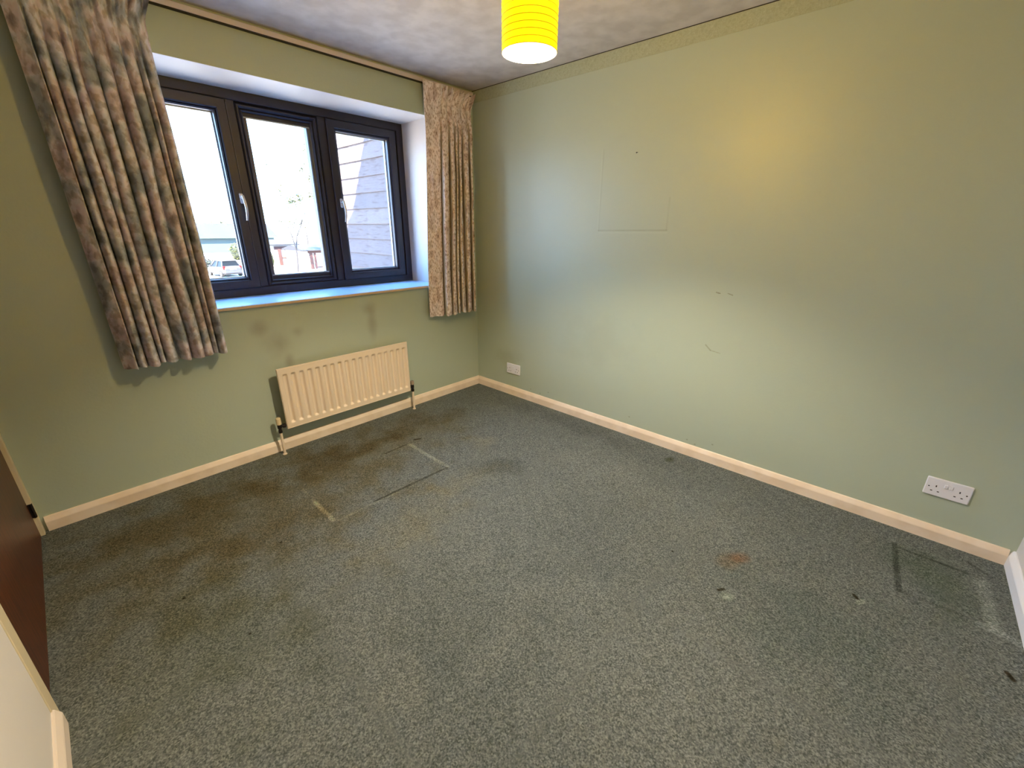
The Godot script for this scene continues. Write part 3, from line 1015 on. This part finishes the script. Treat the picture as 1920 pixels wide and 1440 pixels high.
func lamp() -> void:
	var t := thing("pendant_lamp", "yellow drum pendant lamp with ribbed shade hanging lit from the ceiling", "lamp", LAMP)
	var R := 0.0815
	var hh := 0.235
	var b := MB.new()
	b.lathe([Vector2(R, 0.0), Vector2(R, hh)], Vector3.ZERO, 64)
	var sh := part("shade", b, M.shade, t)
	tag(sh, "glowing yellow ribbed drum shade")
	for i in 15:
		b = MB.new()
		var rows := []
		var y := 0.0012 + i * 0.0164
		if i == 14:
			y = hh - 0.001
		b.lathe([Vector2(R - 0.0005, y - 0.0013), Vector2(R + 0.0010, y - 0.0008), Vector2(R + 0.0010, y + 0.0008), Vector2(R - 0.0005, y + 0.0013)], Vector3.ZERO, 64)
		part("rib", b, M.shade_ring, sh)
	b = MB.new()
	b.lathe([Vector2(R - 0.0015, hh), Vector2(R - 0.0015, 0.0)], Vector3.ZERO, 64)
	b.lathe([Vector2(R - 0.0015, 0.0), Vector2(R, 0.0)], Vector3.ZERO, 64)
	tag(part("shade_lining", b, M.shade_lining, t), "bright white inside of the shade")
	var by := 0.075
	b = MB.new()
	var prof := []
	for i in 17:
		var a := -PI / 2 + PI * 0.86 * i / 16.0
		prof.append(Vector2(0.032 * cos(a), 0.032 * sin(a)))
	prof.append(Vector2(0.013, 0.045))
	prof.append(Vector2(0.013, 0.060))
	b.lathe(prof, Vector3(0, by, 0), 24, Basis(), false)
	part("bulb", b, M.bulb, t)
	b = MB.new()
	b.lathe([Vector2(0.015, by + 0.058), Vector2(0.017, by + 0.062), Vector2(0.017, by + 0.098), Vector2(0.012, by + 0.104), Vector2(0.004, by + 0.112)], Vector3.ZERO, 18)
	part("lamp_holder", b, M.plastic_white, t)
	b = MB.new()
	for k in 3:
		var a := TAU * k / 3.0 + 0.4
		b.tube([Vector3(0.016 * cos(a), by + 0.064, 0.016 * sin(a)), Vector3((R - 0.002) * cos(a), by + 0.064, (R - 0.002) * sin(a))], 0.0012, 6)
	part("spider", b, M.chrome, t)
	b = MB.new()
	var top := H - LAMP.y
	b.tube([Vector3(0, by + 0.108, 0), Vector3(0, top - 0.01, 0)], 0.0032, 8)
	part("cord", b, M.plastic_white, t)
	b = MB.new()
	b.lathe([Vector2(0.006, top - 0.032), Vector2(0.026, top - 0.028), Vector2(0.042, top - 0.006), Vector2(0.042, top - 0.0002)], Vector3.ZERO, 32)
	part("ceiling_rose", b, M.plastic_white, t)
	# the bulb's light leaves by the open ends, and yellow through the shade
	var glow := OmniLight3D.new()
	glow.name = "shade_light"
	t.add_child(glow)
	glow.position = Vector3(0, by, 0)
	glow.light_color = Color(1.0, 0.78, 0.22)
	glow.light_energy = LAMP_GLOW
	glow.light_size = 0.03
	glow.omni_range = 12.0
	glow.omni_attenuation = 2.0
	glow.shadow_enabled = true
	for s in [-1.0, 1.0]:
		var sp := SpotLight3D.new()
		sp.name = "down_light" if s < 0 else "up_light"
		t.add_child(sp)
		sp.position = Vector3(0, by, 0)
		sp.rotation.x = s * PI / 2
		sp.light_color = Color(1.0, 0.955, 0.86) if s < 0 else Color(1.0, 0.80, 0.52)
		sp.light_energy = LAMP_DOWN if s < 0 else LAMP_UP
		sp.light_size = 0.028
		sp.spot_angle = 62.0 if s < 0 else 30.0
		sp.spot_angle_attenuation = 0.5
		sp.spot_range = 12.0
		sp.spot_attenuation = 2.0
		sp.shadow_enabled = true

const LAMP_GLOW := 0.6
const LAMP_DOWN := 3.1
const LAMP_UP := 4.5

func small_things() -> void:
	# nail left in the wall where a picture hung
	var b := MB.new()
	b.tube([Vector3(0.004, 0.002, 0), Vector3(-0.014, -0.002, 0.0)], 0.0016, 8)
	b.lathe([Vector2(0.0034, 0.0), Vector2(0.0034, 0.0012), Vector2(0.0, 0.0014)], Vector3(-0.0135, -0.002, 0.0), 10, Basis(Vector3.BACK, PI / 2))
	var n := part("picture_nail", b, M.brass_dark, self)
	n.position = Vector3(-0.0005, 1.742, 1.375)
	tag(n, "small dark nail sticking out of the right wall inside the faint picture outline", "nail")

# ------------------------------------------------------------------ outside the window
func leaf_cloud(b: MB, c: Vector3, r: Vector3, count: int, size: float, rng: RandomNumberGenerator, shell := 0.5) -> void:
	for i in count:
		var d := Vector3(rng.randf_range(-1, 1), rng.randf_range(-1, 1), rng.randf_range(-1, 1))
		while d.length() > 1.0 or d.length() < 0.05:
			d = Vector3(rng.randf_range(-1, 1), rng.randf_range(-1, 1), rng.randf_range(-1, 1))
		d = d.normalized() * lerpf(shell, 1.0, rng.randf())
		var p := c + d * r
		var ax := Vector3(rng.randf_range(-1, 1), rng.randf_range(-0.6, 0.6), rng.randf_range(-1, 1)).normalized()
		var sd := ax.cross(Vector3(rng.randf_range(-1, 1), 1.0, rng.randf_range(-1, 1))).normalized()
		var up := sd.cross(ax).normalized() * size * 0.15
		var k := size * rng.randf_range(0.7, 1.3)
		var tip := p + ax * k
		b.poly([p, p + ax * k * 0.5 + sd * k * 0.3, tip + up])
		b.poly([p, tip + up, p + ax * k * 0.5 - sd * k * 0.3])

func blob(b: MB, c: Vector3, r: Vector3, sd: int) -> void:
	var f := noise(0.9, sd, 3)
	var rows := []
	for i in 13:
		var row := PackedVector3Array()
		var th := PI * i / 12.0
		for j in 21:
			var ph := TAU * (j % 20) / 20.0
			var d := Vector3(sin(th) * cos(ph), cos(th), sin(th) * sin(ph))
			row.append(c + d * r * (1.0 + 0.35 * f.get_noise_3dv(d * 2.0)))
		rows.append(row)
	b.grid(rows, null, false, true)

func car(called: String, label: String, at: Vector3, turn: float, paint: Material, group := "") -> void:
	# local: front towards -z, wheels on y = 0
	var t := thing(called, label, "car", at, turn, group)
	var st := [
		[-2.02, 0.62, 0.34, 0.60], [-1.90, 0.78, 0.26, 0.72], [-1.55, 0.84, 0.22, 0.84], [-0.95, 0.87, 0.22, 0.93], [-0.3, 0.88, 0.22, 0.95],
		[0.6, 0.88, 0.22, 0.97], [1.3, 0.86, 0.22, 1.0], [1.75, 0.82, 0.26, 1.0], [1.95, 0.74, 0.32, 0.92], [2.0, 0.66, 0.38, 0.80],
	]
	var rows := []
	for s in st:
		var w: float = s[1]
		var lo: float = s[2]
		var hi: float = s[3]
		var row := PackedVector3Array()
		for q in [[-0.92, 0.0], [-1.0, 0.25], [-1.0, 0.6], [-0.95, 0.9], [-0.8, 1.0], [0.0, 1.03], [0.8, 1.0], [0.95, 0.9], [1.0, 0.6], [1.0, 0.25], [0.92, 0.0], [0.0, -0.02], [-0.92, 0.0]]:
			row.append(Vector3(q[0] * w, lerpf(lo, hi, q[1]), s[0]))
		rows.append(row)
	var b := MB.new()
	b.grid(rows, null, true, true)
	var c0 := []
	var c1 := []
	for k in 12:
		c0.append(rows[0][k]); c1.append(rows[-1][k])
	b.poly(c0, Vector3(0, 0.6, 0)); b.poly(c1, Vector3(0, 0.6, 0))
	part("body", b, paint, t)
	# cabin: dark glass all round under a painted roof
	var low := [Vector2(-0.80, -0.85), Vector2(0.80, -0.85), Vector2(0.80, 1.72), Vector2(-0.80, 1.72)]
	var high := [Vector2(-0.60, -0.15), Vector2(0.60, -0.15), Vector2(0.60, 1.38), Vector2(-0.60, 1.38)]
	b = MB.new()
	for k in 4:
		var a: Vector2 = low[k]
		var c: Vector2 = low[(k + 1) % 4]
		var d: Vector2 = high[(k + 1) % 4]
		var g: Vector2 = high[k]
		b.poly([Vector3(a.x, 0.92, a.y), Vector3(c.x, 0.92, c.y), Vector3(d.x, 1.42, d.y), Vector3(g.x, 1.42, g.y)], Vector3(0, 1.1, 0.5))
	part("windows", b, OUT.car_glass, t)
	b = MB.new()
	b.span(Vector3(-0.63, 1.41, -0.2), Vector3(0.63, 1.475, 1.45), 0.03)
	part("roof", b, paint, t)
	for k in 6:
		b = MB.new()
		if k < 4:
			b.tube([Vector3(low[k].x, 0.9, low[k].y), Vector3(high[k].x, 1.44, high[k].y)], 0.055, 6)
		else:
			b.tube([Vector3(0.81 * (k * 2 - 9), 0.92, 0.45), Vector3(0.61 * (k * 2 - 9), 1.44, 0.5)], 0.045, 6)
		part("pillar", b, paint, t)
	for sx in [-1.0, 1.0]:
		b = MB.new()
		b.box(Vector3(0.70 * sx, 0.86, 1.86), Vector3(0.2, 0.34, 0.2), 0.05)
		part("tail_lamp", b, OUT.red_lens, t)
		b = MB.new()
		b.box(Vector3(0.96 * sx, 0.98, -0.62), Vector3(0.2, 0.13, 0.1), 0.04)
		part("door_mirror", b, paint, t)
		for z in [-1.28, 1.28]:
			b = MB.new()
			b.lathe([Vector2(0.20, -0.10), Vector2(0.30, -0.10), Vector2(0.32, -0.07), Vector2(0.32, 0.07), Vector2(0.30, 0.10), Vector2(0.20, 0.10)], Vector3(0.78 * sx, 0.32, z), 20, Basis(Vector3.BACK, PI / 2))
			var wl := part("wheel", b, OUT.tyre, t)
			b = MB.new()
			b.lathe([Vector2(0.0, -0.09), Vector2(0.2, -0.09), Vector2(0.2, 0.09), Vector2(0.0, 0.095)], Vector3(0.78 * sx, 0.32, z), 16, Basis(Vector3.BACK, PI / 2))
			part("hub", b, OUT.alloy, wl)
	b = MB.new()
	b.box(Vector3(0, 0.45, 1.98), Vector3(1.5, 0.2, 0.14), 0.05)
	part("bumper", b, OUT.bumper, t)
	b = MB.new()
	b.box(Vector3(0, 0.74, 2.0), Vector3(0.52, 0.11, 0.03))
	part("number_plate", b, OUT.plate, t)

var OUT := {}

func garage(called: String, label: String, at: Vector3, x1: float, top: float, piers: Array, bands: Array) -> void:
	# white rendered front from at.x to x1 with brick piers and bands set proud, slate roof behind
	var t := thing(called, label, "building", at, 0.0, "")
	var w := x1 - at.x
	var b := MB.new()
	b.span(Vector3(0, 0, -6), Vector3(w, top, 0))
	part("wall", b, OUT.render, t)
	for p in piers:
		b = MB.new()
		b.span(Vector3(p[0] - at.x, 0, -0.05), Vector3(p[1] - at.x, p[2], 0.12))
		part("brick_pier", b, OUT.brick, t)
	for p in bands:
		b = MB.new()
		b.span(Vector3(p[0] - at.x, p[2], -0.05), Vector3(p[1] - at.x, p[3], 0.1))
		part("brick_band", b, OUT.brick, t)
	b = MB.new()
	b.prism(PackedVector2Array([Vector2(0.35, top), Vector2(0.35, top + 0.12), Vector2(-3, top + 0.7), Vector2(-6.4, top + 0.12), Vector2(-6.4, top)]), Vector3(-0.3, 0, 0), Vector3.BACK, Vector3.UP, Vector3.RIGHT, w + 0.6)
	part("roof", b, OUT.slate, t)
	b = MB.new()
	b.tube([Vector3(-0.3, top + 0.05, 0.4), Vector3(w + 0.3, top + 0.05, 0.4)], 0.06, 8)
	part("gutter", b, OUT.slate, t)

func outside() -> void:
	OUT.asphalt = mat(c8(168, 162, 154), 0.95)
	OUT.asphalt.albedo_texture = noise_tex(noise(0.02, 101, 5), 512, [[0.3, c8(215, 212, 210)], [0.6, c8(255, 255, 255)]])
	triplanar(OUT.asphalt, Vector3.ONE * 0.06)
	OUT.brick = mat(c8(58, 33, 30), 0.9)
	OUT.brick.albedo_texture = noise_tex(noise(0.12, 102, 2), 256, [[0.3, c8(190, 170, 165)], [0.6, c8(255, 250, 245)]])
	triplanar(OUT.brick, Vector3(2, 6, 2))
	OUT.render = mat(c8(140, 138, 136), 0.9)
	OUT.slate = mat(c8(29, 28, 33), 0.8)
	OUT.slate.albedo_texture = noise_tex(noise(0.03, 103, 4), 256, [[0.3, c8(120, 116, 120)], [0.5, c8(225, 220, 222)], [0.7, c8(255, 250, 250)]])
	triplanar(OUT.slate, Vector3(0.12, 1.6, 0.9))
	OUT.turquoise = mat(c8(46, 60, 60), 0.8)
	OUT.leaf = mat(c8(54, 60, 10), 0.8)
	OUT.leaf_dark = mat(c8(26, 32, 22), 0.85)
	OUT.leaf_pale = mat(c8(58, 60, 26), 0.85)
	for k in ["leaf", "leaf_dark", "leaf_pale"]:
		OUT[k].cull_mode = BaseMaterial3D.CULL_DISABLED
	OUT.bark = mat(c8(29, 27, 29), 0.9)
	OUT.car_silver = mat(c8(52, 53, 58), 0.45, 0.0, 0.3)
	OUT.car_blue = mat(c8(20, 23, 36), 0.45, 0.0, 0.3)
	OUT.car_glass = mat(c8(12, 15, 17), 0.4, 0.0, 0.2)
	OUT.red_lens = mat(c8(66, 16, 16), 0.4, 0.0, 0.2)
	OUT.tyre = mat(c8(16, 16, 18), 0.9)
	OUT.alloy = mat(c8(110, 110, 112), 0.4, 0.5)
	OUT.bumper = mat(c8(34, 35, 40), 0.6)
	OUT.plate = mat(c8(230, 228, 200), 0.6)
	var rng := RandomNumberGenerator.new()
	rng.seed = 77
	# ground
	var b := MB.new()
	b.span(Vector3(-160, GROUND - 0.5, -300), Vector3(200, GROUND, -0.46))
	struct("road", b, OUT.asphalt, "sunlit pale tarmac of the parking court outside", "ground")
	# the building's own roof edge, which shades the neighbouring cladding
	b = MB.new()
	b.prism(PackedVector2Array([Vector2(8, -0.7), Vector2(-1.96, -0.7), Vector2(-2.07, -0.80), Vector2(-9, -0.80), Vector2(-9, 6), Vector2(8, 6)]), Vector3(0, 4.76, 0), Vector3.RIGHT, Vector3.BACK, Vector3.UP, 0.2)
	struct("roof_eaves", b, OUT.slate, "overhanging roof edge of this building above the window", "roof")
	b = MB.new()
	b.span(Vector3(-9, H + 0.2, -0.44), Vector3(0.3, 4.76, -0.1))
	b.span(Vector3(-9, GROUND, -0.44), Vector3(0.3, -0.2, -0.1))
	struct("wall_facade", b, OUT.brick, "outer face of this building above and below the window", "wall")
	# timber clad return wall of the next building
	var cw := struct("wall_clad", null, null, "weathered timber boarded wall seen through the right hand pane", "clad wall")
	b = MB.new()
	b.span(Vector3(0.43, GROUND, -2.98), Vector3(1.6, 4.5, -0.46))
	part("core", b, OUT.brick, cw)
	var wood := []
	for k in 4:
		var m := mat([c8(86, 76, 76), c8(81, 73, 74), c8(92, 82, 80), c8(84, 74, 73)][k], 0.85)
		var f := noise(0.02, 110 + k, 5)
		f.domain_warp_enabled = true
		f.domain_warp_amplitude = 12.0
		f.domain_warp_frequency = 0.01
		m.albedo_texture = noise_tex(f, 512, [[0.12, c8(190, 166, 160)], [0.32, c8(236, 226, 224)], [0.52, c8(255, 252, 252)], [0.7, c8(238, 230, 230)], [0.9, c8(255, 255, 255)]])
		m.uv1_scale = Vector3(0.7, 2.4, 1)
		m.uv1_offset = Vector3(0.13 * k, 0.31 * k, 0)
		wood.append(m)
	var pitch := 0.1755
	for k in range(-30, 18):
		var y := 1.385 + pitch * k
		b = MB.new()
		# feather edged: thick at the foot, thin at the head, lapping the board below
		b.prism(PackedVector2Array([Vector2(0.0, 0.0), Vector2(0.0, -0.012), Vector2(-0.024, -0.012), Vector2(-0.026, -0.008), Vector2(-0.010, pitch + 0.012), Vector2(0.0, pitch + 0.012)]), Vector3(0.43, y, -3.0), Vector3.RIGHT, Vector3.UP, Vector3.BACK, 2.54)
		for i in b.v.size():   # grain along the board
			b.t[i] = Vector2(b.v[i].z * 0.5 + 0.37 * k, b.v[i].y - y)
		part("board", b, wood[(k + 30) * 7 % 4], cw)
	b = MB.new()
	b.span(Vector3(0.395, GROUND, -3.03), Vector3(0.47, 4.5, -2.995), 0.004)
	part("corner_board", b, wood[1], cw)
	# rounded pale fitting on an arm at its far end
	var fit := thing("wall_fitting", "pale rounded fitting on an arm at the top right of the middle pane", "fitting", Vector3(0.395, 2.22, -3.01))
	b = MB.new()
	var prof := []
	for i in 10:
		var a := PI * 0.5 * i / 9.0
		prof.append(Vector2(0.075 * sin(a), -0.07 * cos(a)))
	prof.append(Vector2(0.07, 0.004))
	prof.append(Vector2(0.0, 0.0))
	b.lathe(prof, Vector3(-0.26, 0.0, 0), 24, Basis(Vector3.BACK, -0.25), false)
	OUT.fitting = mat(c8(112, 122, 136), 0.6)
	part("bowl", b, OUT.fitting, fit)
	b = MB.new()
	b.tube([Vector3(0.0, -0.02, 0.0), Vector3(-0.1, -0.03, 0), Vector3(-0.2, -0.02, 0)], 0.014, 8)
	b.box(Vector3(0.0, -0.02, 0), Vector3(0.03, 0.09, 0.06), 0.006)
	part("arm", b, OUT.fitting, fit)
	# parked cars
	car("car", "silver hatchback seen from behind beyond the left pane", Vector3(11.95, GROUND, -55.4), deg_to_rad(6.0), OUT.car_silver)
	get_node("car").scale = Vector3.ONE * 1.2
	car("car", "dark blue car half hidden by the left mullion", Vector3(15.5, GROUND, -54.2), deg_to_rad(-20.0), OUT.car_blue)
	# bungalow with a slate roof
	var t := thing("bungalow", "low bungalow with long slate roof and turquoise wall beyond the left pane", "building", Vector3(13.0, GROUND, -90.0))
	b = MB.new()
	b.span(Vector3(0, 0, -9), Vector3(17, 3.6, 0))
	part("wall", b, OUT.turquoise, t)
	b = MB.new()
	b.prism(PackedVector2Array([Vector2(0.5, 3.45), Vector2(0.5, 3.6), Vector2(-4.5, 5.9), Vector2(-9.5, 3.6), Vector2(-9.5, 3.45)]), Vector3(-0.5, 0, 0), Vector3.BACK, Vector3.UP, Vector3.RIGHT, 18.0)
	part("roof", b, OUT.slate, t)
	b = MB.new()
	b.span(Vector3(-0.5, 3.35, 0.48), Vector3(17.5, 3.62, 0.54))
	part("fascia", b, OUT.turquoise, t)
	b = MB.new()
	b.span(Vector3(-2, 0, 3.0), Vector3(18, 1.0, 3.25))
	part("forecourt_wall", b, OUT.render, t)
	garage("garage", "white building with red brick lintel and pier behind the thin tree", Vector3(18.6, GROUND, -66.0), 24.6, 2.85, [[21.75, 22.2, 2.66], [22.75, 22.95, 2.3]], [[21.3, 23.3, 2.2, 2.66], [22.2, 23.3, 1.0, 1.15]])
	garage("garage", "white building with red brick frames right of the thin tree", Vector3(21.7, GROUND, -57.0), 27.5, 2.35, [[22.45, 22.85, 2.2], [23.05, 23.3, 2.15]], [[22.3, 26.5, 2.06, 2.34], [23.05, 26.0, 0.15, 0.28]])
	# slender tree with few leaves
	t = thing("tree", "slender tree with forked trunk and sparse leaves in the middle pane", "tree", Vector3(19.3, GROUND, -54.0))
	var br := [
		[[[0.2, 0, 0], [0.36, 1.4, 0], [0.42, 2.7, 0]], 0.12, 0.09], [[[0.42, 2.6, 0], [0.1, 4.0, 0.3], [-0.2, 5.2, 0.4], [-0.6, 6.4, 0.2], [-0.4, 8.2, 0.2]], 0.075, 0.02],
		[[[0.42, 2.6, 0], [0.8, 4.2, -0.2], [1.5, 5.4, -0.3], [2.1, 6.8, -0.2], [3.3, 8.2, 0.0]], 0.08, 0.02], [[[1.5, 5.4, -0.3], [2.0, 7.5, 0.2], [2.4, 9.6, 0.4], [2.6, 12.3, 0.3]], 0.05, 0.012],
		[[[0.1, 4.0, 0.3], [0.3, 5.4, 0.6], [0.9, 6.6, 0.4], [1.0, 9.0, 0.2]], 0.045, 0.012], [[[-0.2, 5.2, 0.4], [-1.2, 5.9, 0.2], [-1.9, 6.0, 0.0]], 0.035, 0.01],
		[[[2.1, 6.8, -0.2], [3.0, 7.4, 0.4], [4.0, 7.6, 0.4]], 0.03, 0.01], [[[0.8, 4.2, -0.2], [0.4, 5.6, -0.6], [0.2, 7.0, -0.8]], 0.04, 0.01],
	]
	for k in br.size():
		var pts := []
		var rad := []
		for i in br[k][0].size():
			var q = br[k][0][i]
			pts.append(Vector3(q[0], q[1], q[2]))
			rad.append(lerpf(br[k][1], br[k][2], float(i) / (br[k][0].size() - 1)))
		b = MB.new()
		b.tube(pts, rad, 7)
		part("trunk" if k == 0 else "branch", b, OUT.bark, t)
	b = MB.new()
	for q in [[0.7, 8.2, 1.0, 1.0, 90], [1.7, 8.6, 0.8, 1.2, 80], [3.3, 8.9, 1.2, 0.8, 90], [3.6, 10.8, 1.2, 1.0, 80], [2.5, 11.8, 0.5, 1.4, 30], [-0.4, 9.2, 0.7, 1.6, 30], [3.4, 13.8, 0.8, 1.6, 24], [-1.2, 12.4, 0.4, 0.8, 6], [0.2, 5.8, 1.4, 0.9, 40]]:
		leaf_cloud(b, Vector3(q[0], q[1], 0), Vector3(q[2], q[3], 0.9), q[4] * 2, 0.26, rng, 0.1)
	var lv := part("leaves", b, OUT.leaf_pale, t)
	lv.set_meta("kind", "stuff")
	# bushes and distant trees
	for q in [["bush", "bright yellow green bush in front of the turquoise bungalow", 21.3, -82.0, 1.5, 1.6, "leaf"], ["bush", "loose green bush at the left edge of the middle pane", 19.3, -62.8, 0.62, 1.3, "leaf"], ["shadow_hedge", "dark green hedge added for a ground shadow behind the silver car", 11.3, -64.0, 1.8, 1.0, "leaf_dark"]]:  # last one: dark foliage added in place of a ground shadow
		t = thing(q[0], q[1], q[0], Vector3(q[2], GROUND, q[3]))
		b = MB.new()
		blob(b, Vector3(0, q[5] * 0.75, 0), Vector3(q[4] * 0.85, q[5] * 0.8, q[4] * 0.7), int(q[2]))
		part("core", b, OUT.leaf_dark, t)
		b = MB.new()
		leaf_cloud(b, Vector3(0, q[5] * 0.8, 0), Vector3(q[4], q[5], q[4] * 0.85), 700, 0.26, rng, 0.8)
		lv = part("leaves", b, OUT[q[6]], t)
		lv.set_meta("kind", "stuff")
	for q in [["broad pale tree rising behind the bungalow roof", 27.0, -112.0, 6.2], ["thin pale tree far behind the white buildings", 45.5, -112.0, 6.5]]:
		t = thing("tree", q[0], "tree", Vector3(q[1], GROUND, q[2]))
		b = MB.new()
		b.tube([Vector3(0, 0, 0), Vector3(0.1, 2.5, 0), Vector3(0, 4.6, 0)], [0.2, 0.16, 0.06], 8)
		part("trunk", b, OUT.bark, t)
		b = MB.new()
		leaf_cloud(b, Vector3(0, q[3] - 0.6, 0), Vector3(3.4, 1.6, 2.0), 420, 0.4, rng, 0.3)
		lv = part("leaves", b, OUT.leaf_pale, t)
		lv.set_meta("kind", "stuff")
